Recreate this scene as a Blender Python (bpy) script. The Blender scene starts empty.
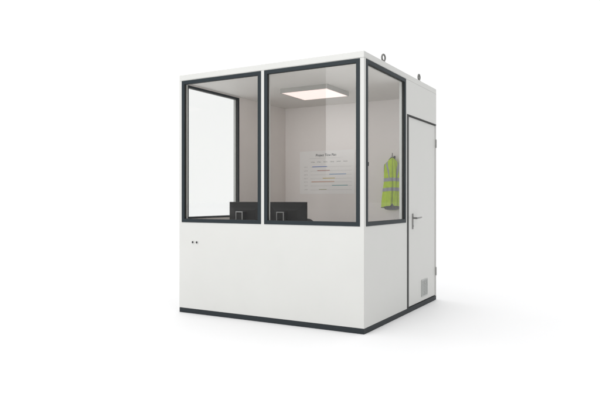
import bpy, bmesh, math, random
from mathutils import Vector, Matrix
R = math.radians
random.seed(4)
sc = bpy.context.scene
col = sc.collection

# ------------------------------------------------------------------ camera
cam_d = bpy.data.cameras.new('camera')
cam = bpy.data.objects.new('camera', cam_d)
col.objects.link(cam)
cam.location = (2.1075, -4.7978, 1.1867)
cam.rotation_euler = (R(90), 0, R(29.891))
cam_d.sensor_width = 36.0
cam_d.lens = 592.67 / 600 * 36
cam_d.shift_y = -0.0005
cam_d.clip_start = 0.05
cam_d.clip_end = 1000
sc.camera = cam

# ------------------------------------------------------------------ world: bright white studio, dimmer to the right-front
w = bpy.data.worlds.new('World')
sc.world = w
w.use_nodes = True
nt = w.node_tree
nt.nodes.clear()
tc = nt.nodes.new('ShaderNodeTexCoord')
dot = nt.nodes.new('ShaderNodeVectorMath'); dot.operation = 'DOT_PRODUCT'
dv = Vector((0.78, -0.63, 0.0)).normalized()
dot.inputs[1].default_value = dv
mr = nt.nodes.new('ShaderNodeMapRange'); mr.interpolation_type = 'SMOOTHSTEP'
mr.inputs[1].default_value = -0.64
mr.inputs[2].default_value = 0.40
mr.inputs[3].default_value = 1.07
mr.inputs[4].default_value = 0.07
bg = nt.nodes.new('ShaderNodeBackground')
bg.inputs[0].default_value = (1.0, 1.0, 1.0, 1)
out = nt.nodes.new('ShaderNodeOutputWorld')
nt.links.new(tc.outputs['Generated'], dot.inputs[0])
nt.links.new(dot.outputs['Value'], mr.inputs[0])
sep = nt.nodes.new('ShaderNodeSeparateXYZ')
nt.links.new(tc.outputs['Generated'], sep.inputs[0])
mz = nt.nodes.new('ShaderNodeMapRange'); mz.interpolation_type = 'SMOOTHSTEP'
mz.inputs[1].default_value = 0.15
mz.inputs[2].default_value = 0.75
nt.links.new(sep.outputs['Z'], mz.inputs[0])
mixz = nt.nodes.new('ShaderNodeMix')                # brighter overhead, like a ceiling of softboxes
mixz.inputs['B'].default_value = 1.55
nt.links.new(mz.outputs[0], mixz.inputs['Factor'])
# the white floor sweep stays bright round the whole horizon and fades upwards
mh = nt.nodes.new('ShaderNodeMapRange'); mh.interpolation_type = 'SMOOTHSTEP'
mh.inputs[1].default_value = -0.02
mh.inputs[2].default_value = 0.30
mh.inputs[3].default_value = 0.70
mh.inputs[4].default_value = 0.0
nt.links.new(sep.outputs['Z'], mh.inputs[0])
mx_ = nt.nodes.new('ShaderNodeMath'); mx_.operation = 'MAXIMUM'
nt.links.new(mr.outputs[0], mx_.inputs[0]); nt.links.new(mh.outputs[0], mx_.inputs[1])
nt.links.new(mx_.outputs[0], mixz.inputs['A'])
nt.links.new(mixz.outputs[0], bg.inputs[1])
nt.links.new(bg.outputs[0], out.inputs[0])

# ------------------------------------------------------------------ studio softboxes
def area(name, loc, target, sx, sy, power, color=(1, 1, 1)):
    d = bpy.data.lights.new(name, 'AREA')
    d.shape = 'RECTANGLE'; d.size = sx; d.size_y = sy; d.energy = power; d.color = color
    o = bpy.data.objects.new(name, d); col.objects.link(o)
    o.location = loc
    o.rotation_euler = (Vector(target) - Vector(loc)).to_track_quat('-Z', 'Y').to_euler()
    return o
key = area('softbox_front', (-1.70, -6.0, 3.1), (-1.70, 0, 3.1), 3.6, 3.8, 275)
# its diffuser falls off towards the lower edge
key.data.use_nodes = True
ln = key.data.node_tree
em = ln.nodes['Emission']
geo = ln.nodes.new('ShaderNodeNewGeometry')
sx = ln.nodes.new('ShaderNodeSeparateXYZ')
gm = ln.nodes.new('ShaderNodeMapRange'); gm.interpolation_type = 'SMOOTHSTEP'
gm.inputs[1].default_value = 1.3
gm.inputs[2].default_value = 2.5
gm.inputs[3].default_value = 0.0
gm.inputs[4].default_value = 1.0
ln.links.new(geo.outputs['Position'], sx.inputs[0])
ln.links.new(sx.outputs['Z'], gm.inputs[0])
gu = ln.nodes.new('ShaderNodeMapRange'); gu.interpolation_type = 'SMOOTHSTEP'
gu.inputs[1].default_value = 2.6
gu.inputs[2].default_value = 4.4
gu.inputs[3].default_value = 1.0
gu.inputs[4].default_value = 0.35
ln.links.new(sx.outputs['Z'], gu.inputs[0])
gx = ln.nodes.new('ShaderNodeMath'); gx.operation = 'MULTIPLY'
ln.links.new(gm.outputs[0], gx.inputs[0]); ln.links.new(gu.outputs[0], gx.inputs[1])
ln.links.new(gx.outputs[0], em.inputs['Strength'])

sc.view_settings.view_transform = 'Standard'
sc.view_settings.look = 'None'
sc.view_settings.exposure = 0.0
sc.view_settings.gamma = 1.0
sc.cycles.max_bounces = 14
sc.cycles.transparent_max_bounces = 24
sc.cycles.glossy_bounces = 6

# ------------------------------------------------------------------ materials
def mat(name, base, rough=0.5, metal=0.0, var=0.0, vscale=6.0, bump=0.0, bscale=300.0, spec=0.5, emit=None):
    m = bpy.data.materials.new(name); m.use_nodes = True
    n = m.node_tree; b = n.nodes['Principled BSDF']
    b.inputs['Base Color'].default_value = (*base, 1)
    b.inputs['Roughness'].default_value = rough
    b.inputs['Metallic'].default_value = metal
    b.inputs['Specular IOR Level'].default_value = spec
    t = n.nodes.new('ShaderNodeTexCoord')
    if var:
        no = n.nodes.new('ShaderNodeTexNoise'); no.inputs['Scale'].default_value = vscale; no.inputs['Detail'].default_value = 4
        n.links.new(t.outputs['Object'], no.inputs['Vector'])
        r = n.nodes.new('ShaderNodeValToRGB')
        r.color_ramp.elements[0].position = 0.3; r.color_ramp.elements[1].position = 0.7
        r.color_ramp.elements[0].color = (*[c * (1 - var) for c in base], 1)
        r.color_ramp.elements[1].color = (*[min(1, c * (1 + var)) for c in base], 1)
        n.links.new(no.outputs['Fac'], r.inputs[0]); n.links.new(r.outputs[0], b.inputs['Base Color'])
        rr = n.nodes.new('ShaderNodeMapRange')
        rr.inputs[3].default_value = max(0, rough - 0.06); rr.inputs[4].default_value = rough + 0.06
        n.links.new(no.outputs['Fac'], rr.inputs[0]); n.links.new(rr.outputs[0], b.inputs['Roughness'])
    if bump:
        nb = n.nodes.new('ShaderNodeTexNoise'); nb.inputs['Scale'].default_value = bscale; nb.inputs['Detail'].default_value = 3
        n.links.new(t.outputs['Object'], nb.inputs['Vector'])
        bp = n.nodes.new('ShaderNodeBump'); bp.inputs['Strength'].default_value = bump; bp.inputs['Distance'].default_value = 0.002
        n.links.new(nb.outputs['Fac'], bp.inputs['Height']); n.links.new(bp.outputs[0], b.inputs['Normal'])
    if emit:
        b.inputs['Emission Color'].default_value = (*emit[0], 1); b.inputs['Emission Strength'].default_value = emit[1]
    return m

M_white = mat('powder_coated_white', (0.622, 0.624, 0.603), 0.42, var=0.012, vscale=2.5, bump=0.05, bscale=500)
M_inner = mat('interior_white_panel', (0.88, 0.832, 0.806), 0.55, var=0.012, vscale=2.0)
M_ceil = mat('ceiling_panel', (0.84, 0.815, 0.785), 0.6, var=0.01)
M_floor = mat('vinyl_floor', (0.58, 0.55, 0.54), 0.5, var=0.06, vscale=12)
M_dark = mat('anthracite_aluminium', (0.017, 0.025, 0.030), 0.5, spec=0.25, var=0.05, vscale=9, bump=0.03)
M_base = mat('anthracite_base', (0.021, 0.027, 0.031), 0.55, spec=0.25, var=0.06, vscale=9, bump=0.03)
M_gasket = mat('black_rubber', (0.020, 0.021, 0.020), 0.6)
M_steel = mat('brushed_steel', (0.27, 0.27, 0.265), 0.36, metal=1.0, var=0.08, vscale=25)
M_eye = mat('galvanised_steel', (0.22, 0.22, 0.215), 0.42, metal=1.0, var=0.15, vscale=60)
M_hinge = mat('grey_hinge', (0.38, 0.38, 0.37), 0.4, metal=0.6)
M_vent = mat('grey_vent', (0.43, 0.44, 0.43), 0.45, var=0.03)
M_ventback = mat('vent_back_mesh', (0.24, 0.245, 0.24), 0.6)  # backing sheet, a darker grey than the louvres in front of it
M_mon = mat('monitor_plastic', (0.010, 0.0095, 0.0095), 0.5, spec=0.2, var=0.05, vscale=14, bump=0.06, bscale=700)
M_screen = mat('screen_off', (0.008, 0.008, 0.009), 0.12)
M_silver = mat('satin_silver', (0.36, 0.36, 0.36), 0.4, metal=0.5)
M_desk = mat('desk_laminate', (0.45, 0.44, 0.42), 0.5, var=0.03)
M_chair = mat('chair_fabric', (0.03, 0.03, 0.033), 0.8, var=0.1, vscale=120, bump=0.3)
M_paper = mat('poster_paper', (0.92, 0.90, 0.885), 0.6, var=0.006)
M_ink = mat('ink_black', (0.10, 0.10, 0.105), 0.7)
M_inkg = mat('ink_grey', (0.44, 0.43, 0.42), 0.7)
M_line = mat('ink_line', (0.60, 0.58, 0.57), 0.7)
M_blue = mat('ink_blue', (0.12, 0.20, 0.55), 0.7)
M_lblue = mat('ink_light_blue', (0.22, 0.37, 0.62), 0.7)
M_red = mat('ink_red', (0.50, 0.24, 0.20), 0.7)
M_orange = mat('ink_orange', (0.62, 0.33, 0.20), 0.7)
M_yel = mat('ink_yellow', (0.66, 0.52, 0.16), 0.7)
M_teal = mat('ink_teal', (0.22, 0.45, 0.47), 0.7)
M_oliv = mat('ink_olive', (0.50, 0.48, 0.33), 0.7)
M_vest = mat('hi_vis_yellow', (0.55, 0.78, 0.004), 0.8, spec=0.2, var=0.10, vscale=18, bump=0.25, bscale=600)
M_refl = mat('reflective_tape', (0.36, 0.37, 0.42), 0.45, var=0.06, vscale=30)
M_lining = mat('vest_lining', (0.13, 0.13, 0.15), 0.8, var=0.1, vscale=30)
M_piping = mat('vest_piping', (0.04, 0.045, 0.03), 0.8)
M_lampbody = mat('lamp_housing', (0.44, 0.43, 0.41), 0.5)
M_diff = mat('lamp_diffuser', (0.08, 0.08, 0.08), 0.5, emit=((1.0, 0.81, 0.765), 1.12))
M_plug = mat('black_plug', (0.02, 0.02, 0.02), 0.5)
M_socket = mat('socket_ring', (0.62, 0.625, 0.61), 0.45)

# ground: seamless white studio floor
M_ground = mat('white_studio_floor', (0.775, 0.775, 0.78), 0.6, var=0.006, vscale=0.8, spec=0.2)

def glass():
    m = bpy.data.materials.new('window_glass'); m.use_nodes = True
    n = m.node_tree; n.nodes.clear()
    o = n.nodes.new('ShaderNodeOutputMaterial')
    tr = n.nodes.new('ShaderNodeBsdfTransparent'); tr.inputs[0].default_value = (0.968, 0.971, 0.968, 1)
    gl = n.nodes.new('ShaderNodeBsdfGlossy'); gl.inputs['Roughness'].default_value = 0.0
    # Schlick reflectance of one face of the pane, the same from both sides
    ge = n.nodes.new('ShaderNodeNewGeometry')
    dt = n.nodes.new('ShaderNodeVectorMath'); dt.operation = 'DOT_PRODUCT'
    n.links.new(ge.outputs['Incoming'], dt.inputs[0]); n.links.new(ge.outputs['Normal'], dt.inputs[1])
    def math_(op, a, b=None):
        k = n.nodes.new('ShaderNodeMath'); k.operation = op
        for i, x in enumerate((a, b)):
            if x is None: continue
            if isinstance(x, (int, float)): k.inputs[i].default_value = x
            else: n.links.new(x, k.inputs[i])
        return k.outputs[0]
    ab = math_('ABSOLUTE', dt.outputs['Value'])
    f5 = math_('POWER', math_('SUBTRACT', 1.0, ab), 5.0)
    frs = math_('ADD', 0.0155, math_('MULTIPLY', f5, 0.55))
    mx = n.nodes.new('ShaderNodeMixShader')
    n.links.new(frs, mx.inputs[0]); n.links.new(tr.outputs[0], mx.inputs[1]); n.links.new(gl.outputs[0], mx.inputs[2])
    n.links.new(mx.outputs[0], o.inputs[0])
    return m
M_glass = glass()

# ------------------------------------------------------------------ helpers
def link(name, bm, m, parent=None, bevel=0.0, smooth=False, segs=2):
    bmesh.ops.recalc_face_normals(bm, faces=bm.faces)
    me = bpy.data.meshes.new(name)
    bm.to_mesh(me); bm.free()
    ms = m if isinstance(m, (list, tuple)) else [m]
    for x in ms: me.materials.append(x)
    if smooth:
        for p in me.polygons: p.use_smooth = True
    o = bpy.data.objects.new(name, me); col.objects.link(o)
    if parent is not None: o.parent = parent
    if bevel:
        b = o.modifiers.new('bevel', 'BEVEL'); b.width = bevel; b.segments = segs
        b.limit_method = 'ANGLE'; b.angle_limit = R(40)
    return o

def box(bm, x0, x1, y0, y1, z0, z1, mi=0):
    vs = [bm.verts.new(p) for p in ((x0,y0,z0),(x1,y0,z0),(x1,y1,z0),(x0,y1,z0),(x0,y0,z1),(x1,y0,z1),(x1,y1,z1),(x0,y1,z1))]
    for f in ((0,3,2,1),(4,5,6,7),(0,1,5,4),(1,2,6,5),(2,3,7,6),(3,0,4,7)):
        fc = bm.faces.new([vs[i] for i in f]); fc.material_index = mi
    return vs

def tube(bm, pts, r, n=12, closed=False, cap=True):
    pts = [Vector(p) for p in pts]; rings = []
    rs = r if isinstance(r, (list, tuple)) else [r] * len(pts)
    prev = None
    for i, p in enumerate(pts):
        if closed: t = pts[(i+1) % len(pts)] - pts[i-1]
        elif i == 0: t = pts[1] - p
        elif i == len(pts)-1: t = p - pts[i-1]
        else: t = (pts[i+1]-p).normalized() + (p-pts[i-1]).normalized()
        t.normalize()
        if prev is None:
            u = t.orthogonal().normalized()
        else:
            u = (prev - t * prev.dot(t)).normalized()
        prev = u; v = t.cross(u)
        rings.append([bm.verts.new(p + (u*math.cos(2*math.pi*k/n) + v*math.sin(2*math.pi*k/n))*rs[i]) for k in range(n)])
    m = len(rings)
    for i in range(m if closed else m-1):
        a, b = rings[i], rings[(i+1) % m]
        for k in range(n): bm.faces.new((a[k], a[(k+1)%n], b[(k+1)%n], b[k]))
    if cap and not closed:
        bm.faces.new(rings[0][::-1]); bm.faces.new(rings[-1])

def cyl(bm, c, axis, r, h, n=20):
    a = Vector(axis).normalized(); c = Vector(c)
    tube(bm, [c - a*h/2, c + a*h/2], r, n)

def empty(name, loc, label=None, cat=None, group=None):
    o = bpy.data.objects.new(name, None); col.objects.link(o)
    o.location = loc; o.empty_display_size = 0.1
    tag(o, label, cat, group); return o

def tag(o, label=None, cat=None, group=None, kind=None):
    if label: o['label'] = label
    if cat: o['category'] = cat
    if group: o['group'] = group
    if kind: o['kind'] = kind

# ------------------------------------------------------------------ dimensions
W, D, H, T = 2.122, 2.121, 2.5, 0.06
ZB, ZT = 0.05, 2.440            # top of dark base, underside of roof rim

# ------------------------------------------------------------------ ground
bm = bmesh.new()
vs = [bm.verts.new(p) for p in ((-150,-60,0),(150,-60,0),(150,240,0),(-150,240,0))]
bm.faces.new(vs)
g = link('ground', bm, M_ground); tag(g, kind='structure')

# ------------------------------------------------------------------ the cabin
cabin = empty('office_cabin', (0, 0, 0), 'white prefabricated office cabin with dark framed corner windows and a side door', 'cabin')

def wall(name, P, L, holes, m_out, m_in, vcuts=()):
    """Wall panel with openings: u along the face, w = depth inwards, z up; ends mitred at 45 degrees."""
    us = sorted({0.0, L, *[h[0] for h in holes], *[h[1] for h in holes]})
    zs = sorted({ZB, ZT, *[h[2] for h in holes], *[h[3] for h in holes]})
    zs = [z for z in zs if ZB <= z <= ZT]
    def solid(i, j):
        u = (us[i]+us[i+1])/2; z = (zs[j]+zs[j+1])/2
        return not any(h[0] < u < h[1] and h[2] < z < h[3] for h in holes)
    bm = bmesh.new(); V = {}
    def v(i, j, s):
        k = (i, j, s)
        if k not in V:
            u = us[i]
            if s:
                if i == 0: u += T
                if i == len(us)-1: u -= T
            V[k] = bm.verts.new(P(u, T if s else 0.0, zs[j]))
        return V[k]
    nu, nz = len(us)-1, len(zs)-1
    for i in range(nu):
        for j in range(nz):
            if not solid(i, j): continue
            bm.faces.new((v(i,j,0), v(i+1,j,0), v(i+1,j+1,0), v(i,j+1,0)))
            f = bm.faces.new((v(i,j,1), v(i,j+1,1), v(i+1,j+1,1), v(i+1,j,1))); f.material_index = 1
            for (di, dj, a, b) in ((-1,0,(i,j),(i,j+1)), (1,0,(i+1,j),(i+1,j+1)), (0,-1,(i,j),(i+1,j)), (0,1,(i,j+1),(i+1,j+1))):
                ii, jj = i+di, j+dj
                if 0 <= ii < nu and 0 <= jj < nz and solid(ii, jj): continue
                bm.faces.new((v(*a,0), v(*b,0), v(*b,1), v(*a,1)))
    bmesh.ops.dissolve_limit(bm, angle_limit=R(1), verts=bm.verts, edges=bm.edges, delimit={'MATERIAL'})
    return link(name, bm, [m_out, m_in], cabin, bevel=0.0022)

Pf = lambda u, w_, z: (-W+u, w_, z)            # front, u from the left corner
Pr = lambda u, w_, z: (-w_, u, z)              # right side, u from the front corner
Pb = lambda u, w_, z: (-W+u, D-w_, z)
Pl = lambda u, w_, z: (-W+w_, u, z)

FW = 0.037                                      # face width of window frames
LIN = 0.007                                     # lining thickness
zA, zB = 0.950, 2.4365                          # outer window frame
def win_hole(u0, u1): return (u0+FW-LIN, u1-FW+LIN, zA+FW-LIN, zB-FW+LIN)
fw1 = (W-2.0865, W-1.0865); fw2 = (W-1.0490, W-0.0400)
sw = (0.0405, 1.0635)
lw_hole = (0.070, 0.972, 1.000, 2.385)
door_hole = (1.107, D-0.022, 0.0, 2.076)

wall('front_wall', Pf, W, [win_hole(*fw1), win_hole(*fw2)], M_white, M_inner)
# right wall has a door opening that reaches the base
wall('side_wall', Pr, D, [win_hole(*sw), (door_hole[0], door_hole[1], ZB-0.01, door_hole[3])], M_white, M_inner)
wall('side_wall', Pl, D, [lw_hole], M_white, M_inner)
wall('back_wall', Pb, W, [], M_white, M_inner)

# base frame
bm = bmesh.new()
box(bm, -W+0.001, -0.001, 0.001, 0.12, 0, ZB-0.0008); box(bm, -W+0.001, -0.001, D-0.12, D-0.001, 0, ZB-0.0008)
box(bm, -W+0.001, -W+0.12, 0.12, D-0.12, 0, ZB-0.0008); box(bm, -0.12, -0.001, 0.12, D-0.12, 0, ZB-0.0008)
bmesh.ops.remove_doubles(bm, verts=bm.verts, dist=1e-5)
link('base_frame', bm, M_base, cabin, bevel=0.002)
# interior floor and ceiling
bm = bmesh.new(); box(bm, -W+0.121, -0.121, 0.121, D-0.121, 0.02, 0.047)
box(bm, -W+T+0.001, -T-0.001, T+0.001, D-T-0.001, 0.0502, 0.060)
link('floor_panel', bm, M_floor, cabin)
bm = bmesh.new(); box(bm, -W+T+0.001, -T-0.001, T+0.001, D-T-0.001, 2.415, ZT-0.002)
link('ceiling_panel', bm, M_ceil, cabin)
# roof with its rim
bm = bmesh.new(); box(bm, -W, 0, 0, D, ZT+0.0012, H)
link('roof', bm, M_white, cabin, bevel=0.004, segs=3)

def ring(bm, P, o, i, w0, w1, mi=0):
    """rectangular ring between outer rect o and inner rect i (u0,u1,z0,z1) from depth w0 to w1"""
    def quad(r, w_): return [bm.verts.new(P(*q)) for q in ((r[0],w_,r[2]),(r[1],w_,r[2]),(r[1],w_,r[3]),(r[0],w_,r[3]))]
    a, b, c, d = quad(o,w0), quad(i,w0), quad(o,w1), quad(i,w1)
    for k in range(4):
        n = (k+1) % 4
        for f in ((a[k],a[n],b[n],b[k]), (c[k],d[k],d[n],c[n]), (a[k],c[k],c[n],a[n]), (b[k],b[n],d[n],d[k])):
            bm.faces.new(f).material_index = mi

def inset(r, d): return (r[0]+d, r[1]-d, r[2]+d, r[3]-d)

def slab4(bm, P, q, w0, w1):
    a = [bm.verts.new(P(u, w_, z)) for w_ in (w0, w1) for u, z in ((q[0],q[2]),(q[1],q[2]),(q[1],q[3]),(q[0],q[3]))]
    for f in ((0,3,2,1),(4,5,6,7),(0,1,5,4),(1,2,6,5),(2,3,7,6),(3,0,4,7)): bm.faces.new([a[i] for i in f])

def window(P, u0, u1, latch=False, inner=0.011):
    r = (u0, u1, zA, zB)
    bm = bmesh.new(); ring(bm, P, r, inset(r, FW), -0.005, 0.004)
    wn = link('window', bm, M_dark, cabin, bevel=0.0012)
    wn.name = 'window'
    bm = bmesh.new(); ring(bm, P, inset(r, FW-LIN+0.0005), inset(r, FW+0.0012), 0.0045, 0.027)
    link('frame', bm, M_gasket, wn)
    bm = bmesh.new(); q = inset(r, FW+0.0005)
    slab4(bm, P, q, 0.011, 0.017); link('pane', bm, M_glass, wn)
    if latch:
        bm = bmesh.new(); cyl(bm, P(u0+FW+0.010, 0.001, 1.505), (0,0,1), 0.0075, 0.034); box(bm, -0.0035, 0.0045, u0+FW-0.012, u0+FW+0.010, 1.498, 1.512)
        link('latch', bm, M_plug, wn, smooth=False)
    return wn
window(Pf, *fw1); window(Pf, *fw2); window(Pr, *sw, latch=True)
# left wall window: inner flange, lining and pane
bm = bmesh.new(); ring(bm, Pl, (0.062, 0.990, 0.985, 2.403), inset(lw_hole, 0.004), T+0.0005, T+0.006)
wl = link('window', bm, M_dark, cabin, bevel=0.001)
bm = bmesh.new(); ring(bm, Pl, inset(lw_hole, 0.0004), inset(lw_hole, 0.005), T-0.034, T)
ring(bm, Pl, inset(lw_hole, -0.034), inset(lw_hole, -0.0005), -0.005, 0.002)
link('frame', bm, M_gasket, wl)
bm = bmesh.new(); q = inset(lw_hole, 0.003)
slab4(bm, Pl, q, 0.040, 0.046)
link('pane', bm, M_glass, wl)

# corner: two small round cable glands in the front panel
bm = bmesh.new()
for x in (-1.936, -1.883):
    cyl(bm, (x, -0.002, 0.744), (0,1,0), 0.0185, 0.005, 24)
link('socket_plate', bm, M_socket, cabin, bevel=0.001)
for x in (-1.936, -1.883):
    bm = bmesh.new(); cyl(bm, (x, -0.005, 0.744), (0,1,0), 0.0110, 0.008, 24)
    link('cable_gland', bm, M_plug, cabin, bevel=0.002)

# door: dark jamb, recessed leaf, lever handle, hinges, vent
hd = door_hole
bm = bmesh.new()
box(bm, -0.055, 0.003, hd[0]-0.004, hd[0]+0.044, ZB+0.001, hd[3]+0.004)          # lock jamb
box(bm, -0.055, 0.003, hd[0]+0.044, hd[1]+0.011, hd[3]-0.010, hd[3]+0.004)       # head
jamb_set = bm
door = link('door', bm, M_gasket, cabin, bevel=0.001)
bm = bmesh.new(); box(bm, -0.052, -0.009, hd[0]+0.0465, hd[1]-0.001, ZB+0.006, hd[3]-0.0125)
leaf = link('door_leaf', bm, M_white, door, bevel=0.003, segs=3)
lx = -0.009
# handle
bm = bmesh.new()
hy = 1.301
box(bm, lx-0.001, lx+0.008, hy-0.0125, hy+0.0125, 0.872, 1.038)
cyl(bm, (lx+0.030, hy, 0.990), (1,0,0), 0.010, 0.048)
tube(bm, [(lx+0.048, hy-0.008, 0.990), (lx+0.052, hy+0.03, 0.991), (lx+0.052, hy+0.09, 0.993), (lx+0.049, hy+0.150, 0.996)], [0.0095,0.0095,0.009,0.0085], 14)
cyl(bm, (lx+0.009, hy, 0.905), (1,0,0), 0.008, 0.006)
link('handle', bm, M_steel, door, bevel=0.0015)
# hinges on the far edge
for z0, z1 in ((1.802, 1.900), (0.290, 0.388)):
    bm = bmesh.new()
    cyl(bm, (0.003, hd[1]+0.004, (z0+z1)/2), (0,0,1), 0.0075, z1-z0, 18)
    box(bm, -0.002, 0.002, hd[1]+0.006, hd[1]+0.020, z0, z1)
    link('hinge', bm, M_hinge, door, bevel=0.001)
# vent grille: frame with louvres
vy0, vy1, vz0, vz1 = 1.592, 1.804, 0.104, 0.292
Pd = lambda u, w_, z: (lx-w_, u, z)
bm = bmesh.new()
ring(bm, Pd, (vy0, vy1, vz0, vz1), (vy0+0.014, vy1-0.014, vz0+0.014, vz1-0.014), -0.006, 0.001)
nl = 9
for k in range(nl):
    z = vz0+0.016 + (vz1-vz0-0.032)*(k+0.5)/nl
    a = [(lx+0.0008, z+0.0075), (lx+0.0050, z-0.0045), (lx+0.0040, z-0.0065), (lx+0.0002, z+0.0050)]
    v0 = [bm.verts.new((x, vy0+0.013, zz)) for x, zz in a]; v1 = [bm.verts.new((x, vy1-0.013, zz)) for x, zz in a]
    for i in range(4):
        j = (i+1) % 4; bm.faces.new((v0[i], v0[j], v1[j], v1[i]))
for k in range(1, 4):
    y = vy0 + (vy1-vy0)*k/4
    box(bm, lx+0.0005, lx+0.0056, y-0.003, y+0.003, vz0+0.013, vz1-0.013)
vent = link('vent_grille', bm, M_vent, door)
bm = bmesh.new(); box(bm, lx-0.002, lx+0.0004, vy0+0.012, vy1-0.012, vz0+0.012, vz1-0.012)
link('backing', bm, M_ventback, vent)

# lifting eye bolts on the roof edge
def eyebolt(y, az):
    bm = bmesh.new()
    n = Vector((-math.sin(R(az)), math.cos(R(az)), 0)); s = Vector((0,0,1)).cross(n)
    c = Vector((-0.024, y, H+0.045))
    tube(bm, [c + (s*math.cos(2*math.pi*k/28)*0.026 + Vector((0,0,1))*math.sin(2*math.pi*k/28)*0.031) for k in range(28)], 0.0085, 10, closed=True)
    cyl(bm, (-0.024, y, H+0.008), (0,0,1), 0.011, 0.018, 14)
    cyl(bm, (-0.024, y, H+0.002), (0,0,1), 0.019, 0.005, 18)
    link('eye_bolt', bm, M_eye, cabin, smooth=True)
eyebolt(0.512, 76); eyebolt(1.558, 88)

# coat hook on the back wall
bm = bmesh.new()
hx = -0.500; yb = D-T
box(bm, hx-0.010, hx+0.010, yb-0.005, yb+0.001, 1.690, 1.722)
tube(bm, [(hx, yb-0.004, 1.715), (hx, yb-0.05, 1.702), (hx, yb-0.072, 1.709), (hx, yb-0.078, 1.730), (hx, yb-0.078, 1.752)], 0.0045, 10)
link('coat_hook', bm, M_plug, cabin)

# ------------------------------------------------------------------ ceiling light
cl = empty('ceiling_light', (-1.06, 1.052, 2.4145), 'flat square ceiling light panel, lit, seen through the right front window', 'ceiling light')
def loc_box(o, args, name, m, bevel=0):
    bm = bmesh.new(); c = o.location
    box(bm, args[0]-c.x, args[1]-c.x, args[2]-c.y, args[3]-c.y, args[4]-c.z, args[5]-c.z)
    return link(name, bm, m, o, bevel=bevel)
bm = bmesh.new()
Pc = lambda u, w_, z: (u, z, -0.05 - w_ )
ring(bm, Pc, (-0.290, 0.290, -0.272, 0.272), (-0.283, 0.283, -0.265, 0.265), -0.05, 0.0)
link('housing', bm, M_lampbody, cl)
bm = bmesh.new(); box(bm, -0.2828, 0.2828, -0.2648, 0.2648, -0.0475, -0.042)
link('diffuser', bm, M_diff, cl)

# ------------------------------------------------------------------ desk (stands behind the lower front wall)
desk = empty('desk', (-1.12, 0.48, 0.060), 'plain office desk under the two monitors, behind the lower front panel', 'desk')
c = desk.location
loc_box(desk, (-1.95, -0.45, 0.10, 0.86, 0.722, 0.750), 'desk_top', M_desk, 0.003)
for x in (-1.90, -0.55):
    for y in (0.15, 0.78):
        loc_box(desk, (x, x+0.05, y, y+0.05, 0.0605, 0.7218), 'leg', M_dark)

# ------------------------------------------------------------------ monitors, backs to the window
def make_monitor(x0, label):
    w_, h_ = 0.455, 0.288
    z1 = 1.1635; z0 = z1-h_
    root = empty('monitor', (x0+w_/2, 0.32, 0.7505), label, 'monitor', 'monitors on the desk')
    o = root.location
    cx, cy, cz = 0, 0.40-o.y, (z0+z1)/2-o.z
    bm = bmesh.new(); box(bm, -w_/2, w_/2, cy, cy+0.018, cz-h_/2, cz+h_/2)
    # chamfered bulge on the back
    sects = [(0.0, 0.2265, 0.1425, 0), (-0.004, 0.222, 0.138, 0), (-0.040, 0.140, 0.078, -0.012), (-0.044, 0.134, 0.072, -0.012)]
    prev = None
    for dy, a, b, dz in sects:
        q = [bm.verts.new((sx*a, cy+dy-0.0004, cz+dz+sz*b)) for sx, sz in ((-1,-1),(1,-1),(1,1),(-1,1))]
        if prev:
            for k in range(4): bm.faces.new((prev[k], prev[(k+1)%4], q[(k+1)%4], q[k]))
        prev = q
    bm.faces.new(prev)
    link('casing', bm, M_mon, root, bevel=0.003)
    bm = bmesh.new(); box(bm, -w_/2+0.014, w_/2-0.014, cy+0.0178, cy+0.0195, cz-h_/2+0.018, cz+h_/2-0.014)
    link('screen', bm, M_screen, root)
    # silver hoop stand, hinge arm, foot
    uy = 0.262-o.y; uz = 1.064-o.z
    bm = bmesh.new()
    for s in (-1, 1): box(bm, s*0.0395-0.0035, s*0.0395+0.0035, uy-0.006, uy+0.006, 0.012, uz-0.009)
    box(bm, -0.0435, 0.0435, uy-0.006, uy+0.006, uz-0.009, uz)
    link('stand', bm, M_silver, root, bevel=0.002)
    bm = bmesh.new(); box(bm, -0.032, 0.032, uy+0.001, uy+0.004, 0.0125, uz-0.0095)
    box(bm, -0.03, 0.03, uy+0.0045, cy-0.0446, cz-0.04, cz+0.04)
    link('hinge_arm', bm, M_mon, root)
    bm = bmesh.new(); box(bm, -0.11, 0.11, uy-0.06, uy+0.16, 0, 0.012)
    link('foot', bm, M_mon, root, bevel=0.004)
    return root
make_monitor(-1.763, 'black monitor seen through the left front window, its back with a silver hoop stand')
make_monitor(-1.259, 'black monitor seen through the right front window, its back with a silver hoop stand')

# ------------------------------------------------------------------ office chair behind the monitors
chx, chy = -1.375, 1.12
ch = empty('office_chair', (chx, chy, 0.0605), 'dark office chair whose rounded backrest just shows beside the right monitor', 'office chair')
def rrect(wd, ht, r, n=8):
    pts = []
    for cx_, cz_, a0 in ((wd/2-r, ht/2-r, 0), (-wd/2+r, ht/2-r, 90), (-wd/2+r, -ht/2+r, 180), (wd/2-r, -ht/2+r, 270)):
        for k in range(n+1):
            a = R(a0 + 90*k/n); pts.append((cx_+r*math.cos(a), cz_+r*math.sin(a)))
    return pts
def slab(bm, pts, f0, f1):
    a = [bm.verts.new(f0(*p)) for p in pts]; b = [bm.verts.new(f1(*p)) for p in pts]
    bm.faces.new(a); bm.faces.new(b[::-1])
    for k in range(len(pts)):
        n = (k+1) % len(pts); bm.faces.new((a[k], a[n], b[n], b[k]))
bm = bmesh.new(); zc = 0.655; slab(bm, rrect(0.46, 0.50, 0.11), lambda u, v: (u, 0.08+0.25*u*u*-1+0.03, zc+v), lambda u, v: (u, 0.14-0.25*u*u, zc+v))
link('backrest', bm, M_chair, ch, bevel=0.015)
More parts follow.
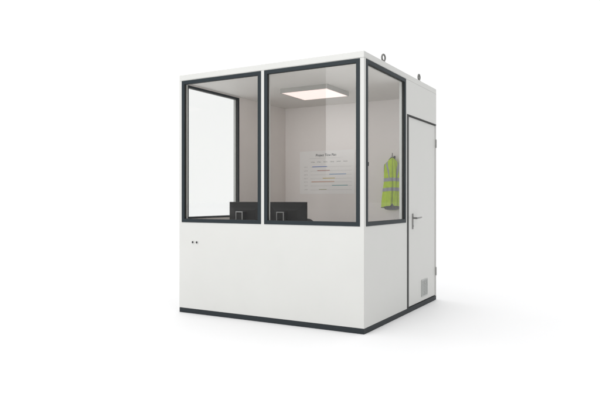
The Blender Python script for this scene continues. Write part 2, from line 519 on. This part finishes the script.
bm = bmesh.new(); slab(bm, rrect(0.48, 0.46, 0.10), lambda u, v: (u, -0.16+v, 0.36), lambda u, v: (u, -0.16+v, 0.43))
link('seat', bm, M_chair, ch, bevel=0.015)
bm = bmesh.new(); cyl(bm, (0, -0.16, 0.21), (0,0,1), 0.028, 0.30); tube(bm, [(0,-0.16,0.345),(0,0.12,0.345),(0,0.145,0.43),(0,0.148,0.60)], 0.02)
link('column', bm, M_plug, ch)
for k in range(5):
    a = R(72*k+10); dx, dy = math.cos(a), math.sin(a)
    bm = bmesh.new(); tube(bm, [(dx*0.02, -0.16+dy*0.02, 0.085), (dx*0.29, -0.16+dy*0.29, 0.062)], [0.024, 0.016])
    lg = link('leg', bm, M_plug, ch)
    bm = bmesh.new(); cyl(bm, (dx*0.29, -0.16+dy*0.29, 0.024), (-dy, dx, 0), 0.024, 0.04)
    link('castor', bm, M_plug, lg)

# ------------------------------------------------------------------ poster on the back wall
px0, px1, pz0, pz1 = -1.835, -1.035, 1.262, 1.826
py = yb-0.0008
poster = empty('wall_chart', ((px0+px1)/2, yb, (pz0+pz1)/2), 'white paper wall chart with coloured timeline bars on the back wall', 'wall chart')
po = poster.location
pw, ph = px1-px0, pz1-pz0
bm = bmesh.new(); box(bm, -pw/2, pw/2, -0.0028, -0.0008, -ph/2, ph/2)
link('sheet', bm, M_paper, poster)
def UV(u, v): return (-pw/2+u*pw, ph/2-v*ph)
def strokes(name, rects, m, d=0.0033):
    bm = bmesh.new()
    for u0, u1, v, t in rects:
        x0, z = UV(u0, v); x1, _ = UV(u1, v)
        box(bm, x0, x1, -d, -0.0029, z-t/2, z+t/2)
    return link(name, bm, m, poster)
rows = [0.375, 0.465, 0.555, 0.645, 0.725, 0.812, 0.905]
strokes('ruled_line', [(0.18, 0.80, 0.172, 0.0025)] + [(0.20, 0.95, v, 0.0028) for v in rows], M_line, 0.0031)
# column headings and row labels, too small to read: rows of short strokes
for u in (0.245, 0.36, 0.48, 0.60, 0.72, 0.84):
    strokes('column_heading', [(u-0.034+k*0.0145, u-0.034+k*0.0145+0.0105, 0.258+random.uniform(-.004,.004), random.uniform(0.007, 0.012)) for k in range(5)], M_inkg)
for v in rows:
    strokes('row_label', [(0.085+k*0.017, 0.085+k*0.017+0.011, v-0.006+random.uniform(-.003,.003), random.uniform(0.005, 0.010)) for k in range(4)], M_line)
for (u0, u1, v, m) in ((0.235, 0.51, rows[0], M_blue), (0.33, 0.56, rows[1], M_red), (0.55, 0.85, rows[2], M_lblue), (0.43, 0.65, rows[3], M_yel),
                       (0.22, 0.64, rows[4], M_orange), (0.60, 0.88, rows[5], M_teal), (0.36, 0.50, rows[6], M_oliv)):
    strokes('timeline_bar', [(u0, u1, v-0.008, 0.0085)], m, 0.0036)
fc = bpy.data.curves.new('title', 'FONT'); fc.body = 'Project Time Plan'; fc.size = 0.058; fc.align_x = 'CENTER'; fc.align_y = 'CENTER'
fc.extrude = 0.0003; fc.offset = 0.0010; fc.shear = 0.18
to = bpy.data.objects.new('title_tmp', fc); col.objects.link(to)
bpy.context.view_layer.update()
me = bpy.data.meshes.new_from_object(to.evaluated_get(bpy.context.evaluated_depsgraph_get()))
bpy.data.objects.remove(to)
xs = [v.co.x for v in me.vertices]; k = 0.30 / (max(xs)-min(xs)); mid = (max(xs)+min(xs))/2
for v in me.vertices:
    x, z = UV(0.487, 0.102)
    v.co = Vector((x+(v.co.x-mid)*k, -0.0034-v.co.z, z+v.co.y*k*1.05))
me.materials.clear(); me.materials.append(M_ink)
to = bpy.data.objects.new('title', me); col.objects.link(to); to.parent = poster

# ------------------------------------------------------------------ high-visibility vest on the coat hook
vx, vy = -0.490, 1.950
vest = empty('safety_vest', (vx, vy, 1.04), 'yellow high visibility vest with grey reflective bands hanging on the back wall', 'safety vest')
vest.rotation_euler = (0, 0, R(25))
NU, NV = 144, 100
ZTOP, ZHEM = 0.655, 0.052           # local heights above the empty
def vest_pt(u, t, off=0.0):
    """u in 0..1 round the body (0.5 = front middle, facing -y), t 0 = neck, 1 = hem"""
    th = 2*math.pi*(u-0.5)
    front = math.cos(th)
    z = ZTOP + (ZHEM-ZTOP)*t
    s = min(1.0, t/0.17)
    wd = 0.037 + (0.094-0.037)*(math.sin(s*math.pi/2)**0.85) + 0.016*max(0, t-0.17)
    dp = 0.026 + (0.056-0.026)*s + 0.014*max(0, t-0.15)
    fold = 0.0085*math.sin(th*5+1.2+t*1.6) + 0.0055*math.sin(th*9-t*3.0) + 0.002*math.sin(th*17+t*5)
    fold *= min(1, t*3)
    k = 1 + fold/0.07
    x = math.sin(th)*wd*k + 0.006*math.sin(t*4)
    y = -math.cos(th)*dp*k
    # front opening: shallow groove down the middle
    gx = math.exp(-(th/0.10)**2)
    y += 0.012*gx*min(1, t*4)
    # shoulder drop towards the arms
    z -= 0.030*abs(math.sin(th))**2*math.exp(-(t/0.12)**2)
    if t > 0.9:
        q = (t-0.9)/0.1
        z += q*(0.020*max(0, front) + 0.028*gx*(front > 0)) - q*0.030*max(0, -front)
    n = Vector((math.sin(th)*dp, -math.cos(th)*wd, 0)).normalized()
    return Vector((x, y, z)) + n*off
def arm_cut(u, t):
    th = 2*math.pi*(u-0.5)
    a = abs(abs(th)-math.pi/2)
    return ((a/0.30)**2 + ((t-0.23)/0.115)**2) < 1
def region(test, off, name, m, par):
    bm = bmesh.new(); V = {}
    def v(i, j):
        i %= NU
        if (i, j) not in V: V[(i, j)] = bm.verts.new(vest_pt(i/NU, j/NV, off))
        return V[(i, j)]
    for i in range(NU):
        for j in range(NV):
            u, t = (i+0.5)/NU, (j+0.5)/NV
            if arm_cut(u, t) or not test(u, t): continue
            bm.faces.new((v(i,j), v(i+1,j), v(i+1,j+1), v(i,j+1)))
    o = link(name, bm, m, par, smooth=True)
    return o
body = region(lambda u, t: True, 0.0, 'vest_body', M_vest, vest)
sm = body.modifiers.new('thickness', 'SOLIDIFY'); sm.thickness = 0.0022; sm.offset = -1
def patch(name, fn, na, nb, m):
    bm = bmesh.new()
    g_ = [[bm.verts.new(vest_pt(*fn(i/na, j/nb), 0.0024)) for j in range(nb+1)] for i in range(na+1)]
    for i in range(na):
        for j in range(nb): bm.faces.new((g_[i][j], g_[i+1][j], g_[i+1][j+1], g_[i][j+1]))
    bmesh.ops.remove_doubles(bm, verts=bm.verts, dist=1e-5)
    return link(name, bm, m, vest, smooth=True)
for t0 in (0.405, 0.600):
    patch('reflective_band', lambda a, b: (a, t0 + 0.068*b + 0.016*(1-math.cos(2*math.pi*(a-0.5)))), 144, 4, M_refl)
for s_ in (-1, 1):
    patch('shoulder_strip', lambda a, b: (0.5 + s_*((0.95-0.45*a) + (b-0.5)*0.27)/(2*math.pi), 0.06+0.36*a), 40, 4, M_refl)
region(lambda u, t: abs((u-0.5)*2*math.pi) > 0.6 or True, -0.0036, 'lining', M_lining, vest)
# dark piping round the neck, and along the front hem
bm = bmesh.new(); tube(bm, [vest_pt(k/40, 0.0, 0.001)+Vector((0,0,0.001)) for k in range(40)], 0.0048, 8, closed=True)
link('collar', bm, M_piping, vest, smooth=True)
bm = bmesh.new(); tube(bm, [vest_pt(0.25+0.5*k/60, 1.0, 0.001) for k in range(61)], 0.0035, 6)
link('hem', bm, M_piping, vest, smooth=True)
bm = bmesh.new(); tube(bm, [vest_pt(0.5, 0.02+0.97*k/40, 0.0012) for k in range(41)], 0.0016, 6)
link('zip', bm, M_piping, vest, smooth=True)
for s_ in (-1, 1):
    bm = bmesh.new()
    tube(bm, [vest_pt(0.5 + s_*(math.pi/2 + 0.31*math.cos(2*math.pi*k/36))/(2*math.pi), 0.23+0.12*math.sin(2*math.pi*k/36), 0.001) for k in range(36)], 0.0042, 6, closed=True)
    link('armhole_piping', bm, M_piping, vest, smooth=True)
# hanging loop over the hook
bm = bmesh.new(); tube(bm, [(-0.012, 0.02, ZTOP), (-0.008, 0.026, ZTOP+0.02), (0.0, 0.027, ZTOP+0.03), (0.008, 0.026, ZTOP+0.02), (0.012, 0.02, ZTOP)], 0.002, 8)
link('hanging_loop', bm, M_piping, vest, smooth=True)
